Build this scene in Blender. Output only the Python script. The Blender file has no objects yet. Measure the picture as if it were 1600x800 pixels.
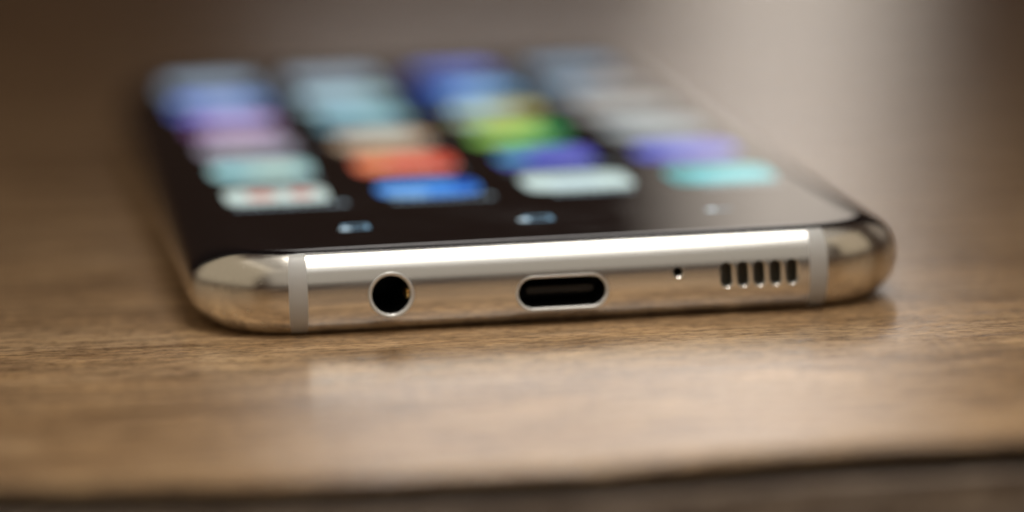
import bpy, bmesh, math, random
from mathutils import Vector, Matrix

# ------------------------------------------------------------------ camera, world, lamps, exposure
sc = bpy.context.scene
C = sc.collection
R = math.radians
MM = 0.001

def aim(o, loc, target, up=Vector((0, 0, 1))):
    d = (Vector(target) - Vector(loc)).normalized()
    r = d.cross(up).normalized(); u = r.cross(d)
    m = Matrix((r, u, -d)).transposed().to_4x4(); m.translation = Vector(loc)
    o.matrix_world = m

cam_data = bpy.data.cameras.new('camera')
cam = bpy.data.objects.new('camera', cam_data); C.objects.link(cam)
YAW, PITCH, ROLL = 0.1468, 0.1644, -0.0271
fw = Vector((math.sin(YAW) * math.cos(PITCH), math.cos(YAW) * math.cos(PITCH), -math.sin(PITCH)))
r0 = Vector((math.cos(YAW), -math.sin(YAW), 0)); u0 = r0.cross(fw)
rr = r0 * math.cos(ROLL) + u0 * math.sin(ROLL); uu = -r0 * math.sin(ROLL) + u0 * math.cos(ROLL)
mw = Matrix((rr, uu, -fw)).transposed().to_4x4()
mw.translation = Vector((-55.14, -341.81, 64.08)) * MM
cam.matrix_world = mw
cam_data.sensor_width = 36.0
cam_data.lens = 5880.65 / 1600 * 36.0
cam_data.clip_start = 0.01; cam_data.clip_end = 50
cam_data.dof.use_dof = True
cam_data.dof.focus_distance = 0.3445
cam_data.dof.aperture_fstop = 7.4
cam_data.dof.aperture_blades = 0
sc.camera = cam

world = bpy.data.worlds.new('World'); sc.world = world; world.use_nodes = True
wn = world.node_tree.nodes['Background']
wn.inputs['Color'].default_value = (0.029, 0.0165, 0.0115, 1); wn.inputs['Strength'].default_value = 1.0

def area(name, loc, target, sx, sy, radiance, col, spread=180):
    l = bpy.data.lights.new(name, 'AREA'); l.shape = 'RECTANGLE'; l.size = sx; l.size_y = sy
    l.energy = radiance * math.pi * sx * sy; l.color = col; l.spread = R(spread)
    o = bpy.data.objects.new(name, l); C.objects.link(o); aim(o, loc, target); return o

area('ceiling_lamp', (0.018, -0.080, 0.20), (0.018, -0.0799, 0.0), 0.112, 0.23, 1.4, (1.0, 0.97, 0.92), 105)
area('highlight_strip_lamp', (0.018, -0.240, 0.20), (0.018, -0.2399, 0.0), 0.112, 0.026, 0.9, (0.95, 0.98, 1.0), 150)  # added strip; its reflection draws the light line under the metal's white band
area('overhead_fill_lamp', (0.0, -0.18, 0.42), (0.0, -0.1799, 0.0), 0.75, 0.50, 0.28, (1.0, 0.94, 0.82))  # added overhead fill, brightens what the metal corners reflect
area('window_lamp', (0.55, 2.3, 0.40), (0.0, 0.0, 0.02), 0.15, 1.1, 1.0, (1.0, 0.88, 0.755))
area('low_window_lamp', (0.40, 2.3, 1.00), (0.0, 0.0, 0.02), 0.44, 0.70, 1.75, (1.0, 0.94, 0.90))
area('back_right_fill_lamp', (1.7, 1.5, 0.65), (0.0, 0.0, 0.02), 1.3, 0.9, 0.20, (1.0, 0.87, 0.72))  # added fill, not a window; gives the curved right glass edge something to reflect
area('side_fill_lamp', (-0.40, 0.02, 0.24), (0.0, 0.0, 0.0), 0.85, 0.48, 0.33, (1.0, 0.87, 0.64))  # added fill, stands in for a pale wall in the left corner's reflections
area('other_side_fill_lamp', (0.38, -0.13, 0.20), (0.0, 0.0, 0.0), 0.32, 0.34, 0.38, (1.0, 0.85, 0.62))  # fill added for reflections in the right frame corner
area('front_fill_lamp', (0.0, -0.58, 0.30), (0.0, 0.0, 0.0), 0.90, 0.46, 0.32, (1.0, 0.93, 0.80))  # fill added behind the camera to lift the dark band in the metal
spot = bpy.data.lights.new('vignette_spot_lamp', 'SPOT'); spot.energy = 2.6; spot.color = (1.0, 0.95, 0.86)  # added spot; its soft pool on the table imitates lens vignetting
spot.spot_size = R(20.0); spot.spot_blend = 1.0; spot.shadow_soft_size = 0.03
spot_o = bpy.data.objects.new('vignette_spot_lamp', spot); C.objects.link(spot_o)
aim(spot_o, (0.0, -0.06, 0.45), (-0.010, -0.034, 0.0))

sc.view_settings.view_transform = 'Standard'; sc.view_settings.look = 'None'
sc.view_settings.exposure = 0.0; sc.view_settings.gamma = 1.0
sc.view_settings.use_curve_mapping = False
sc.cycles.use_denoising = True
sc.cycles.max_bounces = 8
sc.cycles.sample_clamp_indirect = 6.0

# ------------------------------------------------------------------ materials
def mat(name, col, rough=0.4, metal=0.0, spec=0.5, coat=0.0, coat_rough=0.03, emis=None, estr=0.0):
    m = bpy.data.materials.new(name); m.use_nodes = True
    b = m.node_tree.nodes['Principled BSDF']
    b.inputs['Base Color'].default_value = (*col, 1); b.inputs['Roughness'].default_value = rough
    b.inputs['Metallic'].default_value = metal; b.inputs['Specular IOR Level'].default_value = spec
    b.inputs['Coat Weight'].default_value = coat; b.inputs['Coat Roughness'].default_value = coat_rough
    if emis:
        b.inputs['Emission Color'].default_value = (*emis, 1); b.inputs['Emission Strength'].default_value = estr
    return m

def N(m, t, **kw):
    n = m.node_tree.nodes.new(t)
    for k, v in kw.items(): setattr(n, k, v)
    return n

def wood(name, dark, mid, pale, rough, edge=False):
    m = mat(name, mid, rough)
    nt = m.node_tree; L = nt.links.new; b = nt.nodes['Principled BSDF']
    tc = N(m, 'ShaderNodeTexCoord')
    rot = N(m, 'ShaderNodeMapping'); rot.inputs['Rotation'].default_value = (0, 0, R(3.0)); L(tc.outputs['Object'], rot.inputs['Vector'])
    def noise(scale, sc3, detail, rgh=0.6, dist=0.0):
        mp = N(m, 'ShaderNodeMapping'); mp.inputs['Scale'].default_value = sc3; L(rot.outputs['Vector'], mp.inputs['Vector'])
        n = N(m, 'ShaderNodeTexNoise'); n.inputs['Scale'].default_value = scale; n.inputs['Detail'].default_value = detail
        n.inputs['Roughness'].default_value = rgh; n.inputs['Distortion'].default_value = dist
        L(mp.outputs['Vector'], n.inputs['Vector']); return n.outputs['Fac']
    def ramp(f, stops):
        r = N(m, 'ShaderNodeValToRGB'); e = r.color_ramp.elements
        e[0].position, e[0].color = stops[0][0], (*stops[0][1], 1); e[1].position, e[1].color = stops[-1][0], (*stops[-1][1], 1)
        for p, c in stops[1:-1]:
            x = e.new(p); x.color = (*c, 1)
        L(f, r.inputs['Fac']); return r.outputs['Color']
    def mix(a, bb, f, mode='MULTIPLY'):
        x = N(m, 'ShaderNodeMix', data_type='RGBA', blend_type=mode); x.inputs['Factor'].default_value = f
        L(a, x.inputs['A']); L(bb, x.inputs['B']); return x.outputs['Result']
    broad = noise(60, (0.28, 1, 1), 6, 0.62, 0.8)
    fibre = noise(480, (0.15, 1, 1), 6, 0.74, 0.9)
    patch = noise(150, (0.3, 1, 1), 5, 0.6, 1.2)
    pores = noise(750, (0.42, 1, 1), 4, 0.7)
    specks = noise(1100, (0.8, 1, 1), 3, 0.65)
    col = ramp(broad, [(0.34, dark), (0.5, mid), (0.66, pale)])
    col = mix(col, ramp(fibre, [(0.30, (0.42, 0.36, 0.31)), (0.52, (1, 1, 1)), (0.72, (1.25, 1.2, 1.12))]), 0.9)
    col = mix(col, ramp(pores, [(0.34, (0.45, 0.40, 0.35)), (0.52, (1, 1, 1)), (0.8, (1.15, 1.14, 1.1))]), 0.65)
    col = mix(col, ramp(specks, [(0.32, (0.45, 0.40, 0.34)), (0.5, (1, 1, 1)), (0.70, (1.4, 1.35, 1.2))]), 0.65)
    col = mix(col, ramp(patch, [(0.36, (0.66, 0.61, 0.56)), (0.5, (1, 1, 1)), (0.64, (1.18, 1.15, 1.08))]), 0.8)
    L(col, b.inputs['Base Color'])
    add = N(m, 'ShaderNodeMath', operation='ADD'); L(pores, add.inputs[0]); L(fibre, add.inputs[1])
    bp = N(m, 'ShaderNodeBump'); bp.inputs['Strength'].default_value = 0.5; bp.inputs['Distance'].default_value = 0.00008
    L(add.outputs[0], bp.inputs['Height']); L(bp.outputs['Normal'], b.inputs['Normal'])
    rg = N(m, 'ShaderNodeMapRange'); rg.inputs['To Min'].default_value = rough * 0.75; rg.inputs['To Max'].default_value = rough * 1.35
    L(fibre, rg.inputs['Value']); L(rg.outputs['Result'], b.inputs['Roughness'])
    return m

def metal(name, col, rough, bump=0.06, amount=0.9):
    m = mat(name, col, rough, amount)
    nt = m.node_tree; L = nt.links.new; b = nt.nodes['Principled BSDF']
    tc = N(m, 'ShaderNodeTexCoord')
    mp = N(m, 'ShaderNodeMapping'); mp.inputs['Scale'].default_value = (0.06, 1, 1); L(tc.outputs['Object'], mp.inputs['Vector'])
    n = N(m, 'ShaderNodeTexNoise'); n.inputs['Scale'].default_value = 2200; n.inputs['Detail'].default_value = 3; L(mp.outputs['Vector'], n.inputs['Vector'])
    rg = N(m, 'ShaderNodeMapRange'); rg.inputs['To Min'].default_value = rough * 0.6; rg.inputs['To Max'].default_value = rough * 1.5
    L(n.outputs['Fac'], rg.inputs['Value']); L(rg.outputs['Result'], b.inputs['Roughness'])
    bp = N(m, 'ShaderNodeBump'); bp.inputs['Strength'].default_value = bump; bp.inputs['Distance'].default_value = 0.00001
    L(n.outputs['Fac'], bp.inputs['Height']); L(bp.outputs['Normal'], b.inputs['Normal'])
    return m

M = {}
M['wood'] = wood('varnished_wood', (0.29, 0.180, 0.094), (0.41, 0.265, 0.145), (0.52, 0.355, 0.207), 0.17)
M['edge_wood'] = wood('edge_wood', (0.34, 0.26, 0.20), (0.42, 0.33, 0.26), (0.48, 0.38, 0.30), 0.4)
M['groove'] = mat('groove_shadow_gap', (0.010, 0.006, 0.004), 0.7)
M['metal'] = metal('polished_metal', (0.84, 0.82, 0.775), 0.17)
M['corner_metal'] = metal('satin_metal', (0.84, 0.795, 0.72), 0.22, 0.0, 1.0)
M['antenna'] = mat('grey_plastic', (0.54, 0.53, 0.51), 0.35)
M['ring'] = mat('pale_ring', (0.74, 0.73, 0.70), 0.25, 0.25)
M['glass'] = mat('black_glass', (0.004, 0.004, 0.005), 0.03, spec=0.55)
M['back'] = mat('back_glass', (0.50, 0.42, 0.32), 0.06, 0.6)
M['dark'] = mat('dark_plastic', (0.008, 0.008, 0.009), 0.4)
M['tongue'] = mat('tongue_plastic', (0.012, 0.012, 0.014), 0.4)
M['gold'] = mat('gold_contact', (0.85, 0.55, 0.20), 0.25, 1.0)
M['mesh'] = mat('speaker_mesh', (0.12, 0.105, 0.075), 0.6, 0.0)

def film(m, lo, hi):
    nt = m.node_tree; b = nt.nodes['Principled BSDF']; tc = N(m, 'ShaderNodeTexCoord')
    n = N(m, 'ShaderNodeTexNoise'); n.inputs['Scale'].default_value = 90; n.inputs['Detail'].default_value = 6; n.inputs['Roughness'].default_value = 0.65
    nt.links.new(tc.outputs['Object'], n.inputs['Vector'])
    rg = N(m, 'ShaderNodeMapRange'); rg.inputs['From Min'].default_value = 0.4; rg.inputs['From Max'].default_value = 0.68
    rg.inputs['To Min'].default_value = lo; rg.inputs['To Max'].default_value = hi
    nt.links.new(n.outputs['Fac'], rg.inputs['Value']); nt.links.new(rg.outputs['Result'], b.inputs['Roughness'])
film(M['glass'], 0.03, 0.12); film(M['antenna'], 0.28, 0.5)
_em = {}
def screen_mat(rgb, s=1.0):
    """glass-covered lit pixels: sRGB triple 0-255"""
    key = (rgb, s)
    if key not in _em:
        lin = tuple(((c / 255) / 12.92 if c / 255 <= 0.04045 else ((c / 255 + 0.055) / 1.055) ** 2.4) for c in rgb)
        _em[key] = mat('lit_pixels', (0.004, 0.004, 0.005), 0.03, spec=0.55, emis=lin, estr=s)
    return _em[key]

# ------------------------------------------------------------------ object helpers
def empty(name, label, cat, loc=(0, 0, 0), group=None):
    o = bpy.data.objects.new(name, None); C.objects.link(o); o.location = loc; o.empty_display_size = 0.01
    o['label'] = label; o['category'] = cat
    if group: o['group'] = group
    return o

def mesh_obj(name, verts, faces, mats, parent=None, smooth=True, label=None, fm=None, sharp=None):
    me = bpy.data.meshes.new(name)
    me.from_pydata([tuple(c * MM for c in v) for v in verts], [], faces)
    for m in (mats if isinstance(mats, (list, tuple)) else [mats]): me.materials.append(m)
    if fm: me.polygons.foreach_set('material_index', fm)
    me.polygons.foreach_set('use_smooth', [smooth] * len(me.polygons))
    if sharp: me.set_sharp_from_angle(angle=R(sharp))
    me.update()
    o = bpy.data.objects.new(name, me); C.objects.link(o); o.parent = parent
    if label: o['label'] = label
    return o

def fix_normals(o, sharp=None):
    bm = bmesh.new(); bm.from_mesh(o.data); bmesh.ops.recalc_face_normals(bm, faces=bm.faces[:]); bm.to_mesh(o.data); bm.free()
    if sharp: o.data.set_sharp_from_angle(angle=R(sharp))

# ------------------------------------------------------------------ the table
table = empty('wooden_table', 'varnished light brown wooden table under the phone, dark groove along its front edge', 'table')
EDGE = [(-900, -56), (-300, -55.5), (-120, -56), (-75, -57.5), (-53.3, -59.35), (-43.7, -61.5), (-34, -63.4), (-24.5, -64.7), (-14.7, -65.0), (-6, -66.0), (0.1, -65.4),
        (5.4, -64.4), (15.6, -64.1), (25.7, -64.5), (45, -65.2), (80, -65), (200, -63), (900, -63)]
def edge_y(x):
    for (x0, y0), (x1, y1) in zip(EDGE, EDGE[1:]):
        if x0 <= x <= x1:
            t = (x - x0) / (x1 - x0); return 6.2 + y0 + (y1 - y0) * (3 * t * t - 2 * t ** 3 if x1 - x0 > 15 else t)
    return EDGE[-1][1] + 6.2
xs = [-900, -600, -400, -300, -250, -200, -160] + [-130 + 2.5 * i for i in range(105)] + [150, 180, 220, 300, 400, 600, 900]
def slab(name, prof, back, m, parent):
    """prof: list of (dy, z) along the front edge, from the top sheet downwards; closed at the back"""
    v, f = [], []
    n = len(prof) + 2
    for x in xs:
        e = edge_y(x)
        v.append((x, back, prof[0][1]))
        for dy, z in prof: v.append((x, e + dy, z))
        v.append((x, back, prof[-1][1]))
    for i in range(len(xs) - 1):
        for j in range(n):
            a, b = i * n + j, i * n + (j + 1) % n
            f.append((a, b, b + n, a + n))
    f.append(tuple(range(n))); f.append(tuple(reversed([(len(xs) - 1) * n + j for j in range(n)])))
    o = mesh_obj(name, v, f, m, parent); fix_normals(o, 40); return o
rad = 0.8
prof = [(rad + rad * -math.sin(a), -rad + rad * math.cos(a)) for a in [R(x) for x in range(0, 91, 15)]] + [(0.3, -0.9), (6.8, -1.0)]
slab('tabletop', prof, 1500, M['wood'], table)
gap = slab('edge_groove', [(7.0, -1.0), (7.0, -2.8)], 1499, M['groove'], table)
prof2 = [(6.8, -2.8), (0.6, -2.9), (0.15, -3.3), (0.15, -26), (1.0, -27)]
slab('edge_panel', prof2, 1500, M['edge_wood'], table)

# ------------------------------------------------------------------ the phone
phone = empty('smartphone', 'silver edged smartphone lying screen up on the wooden table, colourful app icons lit', 'phone')
HW, HL, RC = 34.3, 74.45, 10.5       # half width, half length, corner radius
Z0, Z1 = 0.04, 7.95
ZM, HH = (Z0 + Z1) / 2, (Z1 - Z0) / 2
# outline as (x, y, nx, ny, kind-angle): counter-clockwise from the middle of the bottom edge; y = 0 at the bottom tip
def outline():
    pts = []
    def line(x0, y0, x1, y1, n, nx, ny):
        for i in range(n):
            t = i / n; pts.append((x0 + (x1 - x0) * t, y0 + (y1 - y0) * t, nx, ny))
    def arc(cx, cy, a0, n=22):
        for i in range(n):
            a = R(a0 + 90 * i / n); pts.append((cx + RC * math.cos(a), cy + RC * math.sin(a), math.cos(a), math.sin(a)))
    A = 24.6                                                            # where the antenna lines sit
    L2 = 2 * HL
    line(0, 0, HW - RC, 0, 24, 0, -1)
    arc(HW - RC, RC, -90)
    line(HW, RC, HW, L2 - RC, 40, 1, 0)
    arc(HW - RC, L2 - RC, 0)
    line(HW - RC, L2, -(HW - RC), L2, 48, 0, 1)
    arc(-(HW - RC), L2 - RC, 90)
    line(-HW, L2 - RC, -HW, RC, 40, -1, 0)
    arc(-(HW - RC), RC, 180)
    line(-(HW - RC), 0, 0, 0, 24, 0, -1)
    return pts
OUT = outline(); NU = len(OUT)
def smooth01(t): t = max(0, min(1, t)); return t * t * (3 - 2 * t)
def params(i):
    """profile depth and metal limits (profile angles in degrees) at outline point i"""
    x, y, nx, ny = OUT[i]
    s = smooth01((math.degrees(math.asin(min(1, abs(nx)))) - 32) / 58)      # 0 on the short ends, 1 on the long sides
    depth = 2.9 + (5.2 - 2.9) * s
    along = min(y, 2 * HL - y)
    hi = 67 + (14 - 67) * s
    lo = -72 + (72 - 16) * s
    return depth, lo, hi
def surf(i, phi, off=0.0):
    x, y, nx, ny = OUT[i]; depth, _, _ = params(i)
    a = R(phi); e = 2.25                                                 # super-ellipse, slightly fuller than round
    ca, sa = abs(math.cos(a)) ** (2 / e), abs(math.sin(a)) ** (2 / e) * (1 if a >= 0 else -1)
    ins = depth * (1 - ca) + off * math.cos(a)
    return (x - nx * ins, y - ny * ins, ZM + (HH - off * abs(math.sin(a))) * sa)
def strip(idx, lo_f, hi_f, n, off=0.0):
    v = []
    for i in idx:
        lo, hi = lo_f(i), hi_f(i)
        for k in range(n + 1): v.append(surf(i, lo + (hi - lo) * k / n, off))
    f = []
    for a in range(len(idx) - 1):
        for k in range(n):
            p = a * (n + 1) + k; f.append((p, p + n + 1, p + n + 2, p + 1))
    return v, f

# front glass: curved rim plus flat field, one mesh; back glass the same
def cap(name, top, m):
    n = 16; idx = list(range(NU))
    v, f = [], []
    for i in idx:
        _, lo, hi = params(i)
        a0, a1 = (hi, 90) if top else (lo, -90)
        for k in range(n + 1):
            t = k / n
            v.append(surf(i, a0 + (a1 - a0) * t, 0.06 if k == 0 else 0.0))
    for i in range(NU):
        j = (i + 1) % NU
        for k in range(n):
            a, b = i * (n + 1) + k, j * (n + 1) + k
            f.append((a, b, b + 1, a + 1))
    f.append(tuple(i * (n + 1) + n for i in range(NU)))
    o = mesh_obj(name, v, f, m, phone); fix_normals(o); return o
glass = cap('screen_glass', True, M['glass'])
cap('back_glass', False, M['back'])

# metal rails with thickness, split by the antenna lines
def rail(name, idx, m, n=26, thick=1.1, off=0.0, label=None):
    lo, hi = (lambda i: params(i)[1]), (lambda i: params(i)[2])
    v, f = strip(idx, lo, hi, n, off)
    nv = len(v); w = n + 1
    vi, _ = strip(idx, lo, hi, n, thick)
    v += vi
    f += [tuple(reversed([a + nv for a in q])) for q in f]
    for a in range(len(idx) - 1):                                        # long walls
        p = a * w; f.append((p + w, p, p + nv, p + w + nv)); p += n; f.append((p, p + w, p + w + nv, p + nv))
    for k in range(n):
        f.append((k, k + 1, k + 1 + nv, k + nv)); p = (len(idx) - 1) * w + k; f.append((p + 1, p, p + nv, p + 1 + nv))
    o = mesh_obj(name, v, f, m, phone, label=label); fix_normals(o, 35); return o

# resample the bottom and top ends so the antenna lines fall on exact x positions
AX0, AX1 = 23.76, 25.52
def on_bottom(x):                                                        # fractional outline lookup by x on the bottom edge
    best = min(range(NU), key=lambda i: abs(OUT[i][0] - x) + (0 if OUT[i][1] < RC else 1e3)); return best
def ring_slice(a, b):
    out = []; i = a
    while True:
        out.append(i)
        if i == b: return out
        i = (i + 1) % NU
def insert_point(x, bottom):
    """insert an exact outline point at abscissa x on the bottom or the top end"""
    global NU
    for i in range(NU):
        j = (i + 1) % NU
        a, b = OUT[i], OUT[j]
        onb = (a[1] < RC and b[1] < RC) if bottom else (a[1] > 2 * HL - RC and b[1] > 2 * HL - RC)
        if onb and min(a[0], b[0]) < x < max(a[0], b[0]):
            t = (x - a[0]) / (b[0] - a[0]); p = [a[k] + (b[k] - a[k]) * t for k in range(4)]
            l = math.hypot(p[2], p[3]); p[2] /= l; p[3] /= l
            OUT.insert(j if j else NU, tuple(p)); NU += 1; return
def find(x, bottom):
    return min((i for i in range(NU) if (OUT[i][1] < RC) == bottom or (OUT[i][1] > 2 * HL - RC) == (not bottom)), key=lambda i: abs(OUT[i][0] - x) + (0 if (OUT[i][1] < RC) == bottom else 1e3))
for s in (1, -1):
    for q in (AX0, AX1):
        insert_point(s * q, True); insert_point(s * q, False)
P = {(s, q, b): find(s * q, b) for s in (1, -1) for q in (AX0, AX1) for b in (True, False)}
bottom_rail = rail('bottom_rail', ring_slice(P[(-1, AX0, True)], P[(1, AX0, True)]), M['metal'], 44, 1.1)
rail('top_rail', ring_slice(P[(1, AX0, False)], P[(-1, AX0, False)]), M['metal'])
rail('side_rail', ring_slice(P[(1, AX1, True)], P[(1, AX1, False)]), M['corner_metal'])
rail('side_rail', ring_slice(P[(-1, AX1, False)], P[(-1, AX1, True)]), M['corner_metal'])
for a, b in (((1, AX0, True), (1, AX1, True)), ((-1, AX1, True), (-1, AX0, True)), ((1, AX1, False), (1, AX0, False)), ((-1, AX0, False), (-1, AX1, False))):
    rail('antenna_line', ring_slice(P[a], P[b]), M['antenna'], off=0.015, thick=0.8)

# openings of the bottom rail -------------------------------------------------
def stadium(w, h, n=12):
    """closed outline in x,z of a slot w wide and h high"""
    pts = []
    if w >= h:
        r = h / 2; d = (w - h) / 2; c = [(d, 0, -90), (-d, 0, 90)]
    else:
        r = w / 2; d = (h - w) / 2; c = [(0, d, 0), (0, -d, 180)]
    for cx, cz, a0 in c:
        for i in range(n + 1):
            a = R(a0 + 180 * i / n); p = (cx + r * math.cos(a), cz + r * math.sin(a))
            if not pts or math.hypot(p[0] - pts[-1][0], p[1] - pts[-1][1]) > 1e-6: pts.append(p)
    if math.hypot(pts[0][0] - pts[-1][0], pts[0][1] - pts[-1][1]) < 1e-6: pts.pop()
    return pts
def loft(rings, close0=True, close1=True):
    """rings: list of lists of xyz with equal counts"""
    v = [p for r in rings for p in r]; n = len(rings[0]); f = []
    for k in range(len(rings) - 1):
        for i in range(n):
            j = (i + 1) % n; f.append((k * n + i, k * n + j, (k + 1) * n + j, (k + 1) * n + i))
    if close0: f.append(tuple(range(n)))
    if close1: f.append(tuple(reversed([(len(rings) - 1) * n + i for i in range(n)])))
    return v, f
def slot_ring(cx, cz, w, h, y, n=12): return [(cx + x, y, cz + z) for x, z in stadium(w, h, n)]
def cutter(cx, cz, w, h, flare, yf, n=14):
    rings = [slot_ring(cx, cz, w + 2 * flare + 1.2, h + 2 * flare + 1.2, yf - 0.6, n), slot_ring(cx, cz, w, h, yf + flare, n), slot_ring(cx, cz, w, h, 4, n)]
    return loft(rings)
JX, JZ, UX, UZ = -16.0, 3.66, 0.08, 3.09
SL = [15.77 + 1.57 * i for i in range(5)]; SZ = 3.9
cv, cf = [], []
def addcut(vf):
    k = len(cv); cv.extend(vf[0]); cf.extend([tuple(a + k for a in q) for q in vf[1]])
addcut(loft([slot_ring(JX, JZ, 4.36, 4.36, -1, 28), slot_ring(JX, JZ, 4.36, 4.36, 4, 28)]))
addcut(loft([slot_ring(UX, UZ, 8.9, 3.42, -1, 18), slot_ring(UX, UZ, 8.9, 3.42, 4, 18)]))
addcut(cutter(11.1, 4.42, 0.94, 0.94, 0.06, 0.03, 12))
for x in SL: addcut(cutter(x, SZ, 1.04, 2.36, 0.06, 0.10, 10))
cut = mesh_obj('cut', cv, cf, M['dark']); fix_normals(cut)
mod = bottom_rail.modifiers.new('openings', 'BOOLEAN'); mod.operation = 'DIFFERENCE'; mod.solver = 'EXACT'; mod.object = cut
bpy.context.view_layer.update()
me = bpy.data.meshes.new_from_object(bottom_rail.evaluated_get(bpy.context.evaluated_depsgraph_get()))
bottom_rail.modifiers.clear(); bottom_rail.data = me
me.polygons.foreach_set('use_smooth', [True] * len(me.polygons)); me.set_sharp_from_angle(angle=R(24))
bpy.data.objects.remove(cut)

def lip(name, cx, cz, w, h, wall, y0, depth, m, parent, n=20, label=None):
    """rounded collar round an opening: outer wall, rounded rim, inner wall"""
    rings = [slot_ring(cx, cz, w, h, y0 + depth, n), slot_ring(cx, cz, w, h, y0 + 0.12, n)]
    for k in range(1, 8):
        a = R(180 * k / 8); t = (1 - math.cos(a)) / 2
        rings.append(slot_ring(cx, cz, w - 2 * wall * t, h - 2 * wall * t, y0 + 0.12 - 0.12 * math.sin(a) + 0.10 * t, n))
    rings.append(slot_ring(cx, cz, w - 2 * wall, h - 2 * wall, y0 + 0.22, n)); rings.append(slot_ring(cx, cz, w - 2 * wall, h - 2 * wall, y0 + depth, n))
    v, f = loft(rings, False, False)
    o = mesh_obj(name, v, f, m, parent, label=label); fix_normals(o); return o
def pocket(name, cx, cz, w, h, y0, y1, m, parent, n=16):
    v, f = loft([slot_ring(cx, cz, w, h, y0, n), slot_ring(cx, cz, w, h, y1, n)], False, True)
    o = mesh_obj(name, v, f, m, parent, sharp=40); return o

jack = lip('headphone_jack', JX, JZ, 4.32, 4.32, 0.36, -0.06, 2.4, M['ring'], phone, 28)
pocket('socket', JX, JZ, 3.58, 3.58, 0.5, 13, M['dark'], jack, 24)
v, f = loft([[(JX + 1.78 + dx, y, JZ + dz) for dx, dz in ((0, -0.6), (-0.4, -0.5), (-0.55, 0), (-0.4, 0.5), (0, 0.6))] for y in (1.0, 1.5, 3.2, 3.6)])
mesh_obj('contact_spring', v, f, M['gold'], jack)
usb = lip('charging_port', UX, UZ, 8.86, 3.38, 0.30, -0.03, 2.2, M['ring'], phone, 20)
pocket('port_shell', UX, UZ, 8.24, 2.76, 0.4, 6.5, M['dark'], usb, 16)
v, f = loft([slot_ring(UX, UZ, 6.4, 0.62, 1.7, 4), slot_ring(UX, UZ, 6.6, 0.72, 1.85, 4), slot_ring(UX, UZ, 6.6, 0.72, 6.4, 4)])
tongue = mesh_obj('port_tongue', v, f, M['tongue'], usb, sharp=40); fix_normals(tongue, 40)
pocket('microphone_hole', 11.1, 4.42, 0.93, 0.93, 0.22, 3.0, M['mesh'], phone)
for x in SL:
    pocket('speaker_slot', x, SZ, 1.03, 2.35, 0.26, 1.5, M['mesh'], phone)

# the lit home screen -----------------------------------------------------------
ZS = Z1 + 0.012
def squircle(cx, cy, w, h, n=36, e=4.2):
    pts = []
    for i in range(n):
        a = 2 * math.pi * i / n; c, s = math.cos(a), math.sin(a)
        pts.append((cx + w / 2 * abs(c) ** (2 / e) * (1 if c >= 0 else -1), cy + h / 2 * abs(s) ** (2 / e) * (1 if s >= 0 else -1)))
    return pts
def flat(name, shapes, parent, label=None):
    """shapes: list of (points, material) stacked a hair above one another"""
    v, f, fm, ms = [], [], [], []
    for k, (pts, m) in enumerate(shapes):
        z = ZS + 0.006 * k; a = len(v)
        v += [(x, y, z) for x, y in pts]; f.append(tuple(range(a, a + len(pts))))
        if m not in ms: ms.append(m)
        fm.append(ms.index(m))
    return mesh_obj(name, v, f, ms, parent, smooth=False, label=label, fm=fm)
CX = [-23.08, -7.69, 7.69, 23.08]
RY = [37.4 + 19.0 * i for i in range(6)]
W = 10.8
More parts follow.
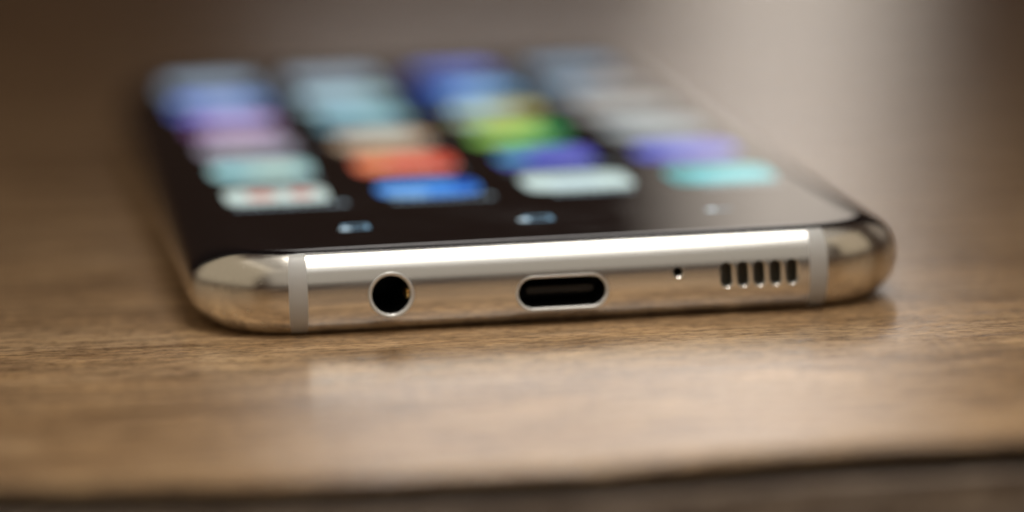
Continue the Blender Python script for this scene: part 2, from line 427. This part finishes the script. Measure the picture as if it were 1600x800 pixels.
# rows from the nearest to the farthest; (base colour, [glyph (dx, dy, w, h, colour)], label)
ICONS = [
 [((196, 214, 208), [(-1.6, 0.4, 3.0, 5.2, (205, 140, 128)), (2.5, 0.6, 2.4, 5.0, (205, 140, 130))], 'white app icon with two salmon patches'),
  ((70, 140, 225), [(4.0, 1.6, 2.2, 6.0, (10, 80, 185)), (-2.4, -2.8, 4.6, 3.2, (140, 190, 230))], 'bright blue app icon'),
  ((205, 226, 222), [(0, 0.6, 5.4, 4.2, (184, 205, 215))], 'pale mint white app icon'),
  ((60, 195, 205), [(-4.2, 0, 1.8, 8.0, (0, 150, 155)), (1.2, 0.6, 4.2, 4.2, (110, 215, 220))], 'turquoise app icon')],
 [((165, 205, 205), [(1.6, 0.4, 4.4, 4.6, (200, 222, 205)), (-3.4, 0, 2.0, 6.5, (130, 195, 205))], 'pale cyan app icon'),
  ((232, 118, 92), [(-3.0, 2.0, 3.6, 5.0, (228, 150, 90)), (4.2, 0, 1.8, 7.6, (205, 60, 40))], 'coral red app icon'),
  ((92, 100, 205), [(-3.2, 2.2, 3.6, 4.6, (40, 170, 165)), (2.8, 1.0, 3.6, 4.8, (120, 118, 215))], 'indigo app icon with a teal corner'),
  ((105, 118, 225), [(-4.0, -1, 2.2, 7.0, (50, 70, 205)), (2.6, 1.6, 3.6, 4.2, (135, 130, 220))], 'violet blue app icon')],
 [((160, 152, 168), [(-0.6, 0.8, 5.0, 4.4, (182, 172, 178))], 'mauve grey app icon'),
  ((196, 168, 140), [(0.6, 1.0, 5.6, 4.4, (214, 196, 166))], 'peach app icon'),
  ((135, 205, 95), [(4.0, 0, 3.0, 8.6, (10, 150, 75)), (-2.6, -1.0, 3.6, 5.0, (185, 205, 90)), (-3.8, -3.8, 1.9, 1.9, (20, 150, 100))], 'lime green app icon'),
  ((168, 176, 178), [(-0.6, 0.6, 5.6, 4.2, (188, 196, 196))], 'light grey app icon')],
 [((175, 145, 185), [(-4.1, -0.8, 2.0, 7.0, (130, 75, 140)), (2.4, 1.2, 4.0, 4.4, (190, 155, 195))], 'pink magenta app icon'),
  ((130, 178, 190), [(-3.0, 0.2, 3.0, 6.0, (80, 140, 165))], 'teal grey app icon'),
  ((190, 190, 125), [(3.0, 0.4, 3.8, 6.0, (190, 170, 75)), (-3.0, 0, 3.2, 6.0, (165, 195, 200))], 'yellowish app icon'),
  ((178, 178, 174), [(0, 0.5, 5.5, 4.5, (192, 190, 184))], 'greyish white app icon')],
 [((128, 150, 215), [(-4.0, 0, 3.0, 8.6, (50, 85, 195)), (4.0, 0.8, 2.0, 6.4, (70, 130, 180))], 'periwinkle blue app icon'),
  ((155, 190, 200), [(-1.8, 1.0, 4.2, 4.6, (175, 205, 212)), (3.0, 0, 3.0, 5.6, (160, 190, 180))], 'pale blue grey app icon'),
  ((120, 175, 218), [(-4.0, 0, 3.2, 8.6, (10, 80, 160)), (1.8, 0.6, 4.4, 4.6, (150, 195, 225))], 'sky blue app icon'),
  ((170, 162, 155), [(-3.4, 0, 2.6, 6.0, (110, 150, 175))], 'beige grey app icon')],
 [((135, 158, 178), [(0.8, 0.6, 5.0, 4.6, (150, 170, 188))], 'slate grey app icon'),
  ((135, 155, 172), [(0.2, 0.4, 5.4, 4.8, (150, 168, 180))], 'grey blue app icon'),
  ((75, 105, 200), [(-3.9, 0, 3.2, 8.6, (10, 70, 160)), (2.0, 0.6, 4.2, 4.4, (110, 130, 210))], 'royal blue app icon'),
  ((112, 145, 172), [(1.2, 0.8, 4.6, 4.6, (135, 160, 178))], 'dusty blue app icon')]]
rng = random.Random(4)
lab = screen_mat((150, 170, 180), 1.1)
for r, row in enumerate(ICONS):
    for c, (base, glyphs, label) in enumerate(row):
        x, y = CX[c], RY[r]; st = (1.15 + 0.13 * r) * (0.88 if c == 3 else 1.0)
        ww = W + rng.uniform(-0.5, 0.5); shapes = [(squircle(x + rng.uniform(-0.15, 0.15), y, ww, ww, 36, rng.choice((3.0, 4.2, 5.0, 6.0))), screen_mat(base, st))]
        for dx, dy, w, h, col in glyphs: shapes.append((squircle(x + dx, y + dy, w, h, 20, 3.0), screen_mat(col, st)))
        flat('app_icon', shapes, glass, label)
        # the little caption under the icon: a row of small letter-sized strokes
        sh = []; n = rng.randint(8, 12); wl = 1.05; x0 = x - n * wl / 2 + 0.8
        for k in range(n):
            xx = x0 + k * wl; yy = y - W / 2 - 2.6; hgt = rng.choice((1.1, 1.1, 1.5))
            sh.append(([(xx + 0.12, yy), (xx + 0.85, yy), (xx + 0.85, yy + hgt), (xx + 0.12, yy + hgt)], lab))
        v, f = [], []
        for pts, _ in sh:
            a = len(v); v += [(px, py, ZS) for px, py in pts]; f.append(tuple(range(a, a + 4)))
        mesh_obj('icon_caption', v, f, lab, glass, smooth=False)
key = screen_mat((200, 222, 232), 1.3); keyb = screen_mat((130, 170, 195), 1.0)
NY = 14.1
def rect(x0, y0, x1, y1): return [(x0, y0), (x1, y0), (x1, y1), (x0, y1)]
def square_frame(cx, cy, w, t):
    return [rect(cx - w / 2, cy - w / 2, cx + w / 2, cy - w / 2 + t), rect(cx - w / 2, cy + w / 2 - t, cx + w / 2, cy + w / 2),
            rect(cx - w / 2, cy - w / 2 + t, cx - w / 2 + t, cy + w / 2 - t), rect(cx + w / 2 - t, cy - w / 2 + t, cx + w / 2, cy + w / 2 - t)]
flat('navigation_key', [(p, keyb) for p in square_frame(-17.6, NY + 0.2, 2.6, 0.45)] + [(squircle(-18.7, NY - 0.7, 1.2, 1.2, 16, 2), key)], glass)
flat('navigation_key', [(p, keyb) for p in square_frame(0.2, NY, 2.7, 0.45)] + [(squircle(-1.3, NY - 0.5, 1.3, 1.3, 16, 2), key)], glass)
flat('navigation_key', [(rect(17.2, NY - 0.2, 19.2, NY + 0.2), keyb), ([(16.5, NY), (17.6, NY - 0.9), (17.6, NY + 0.9)], key)], glass)
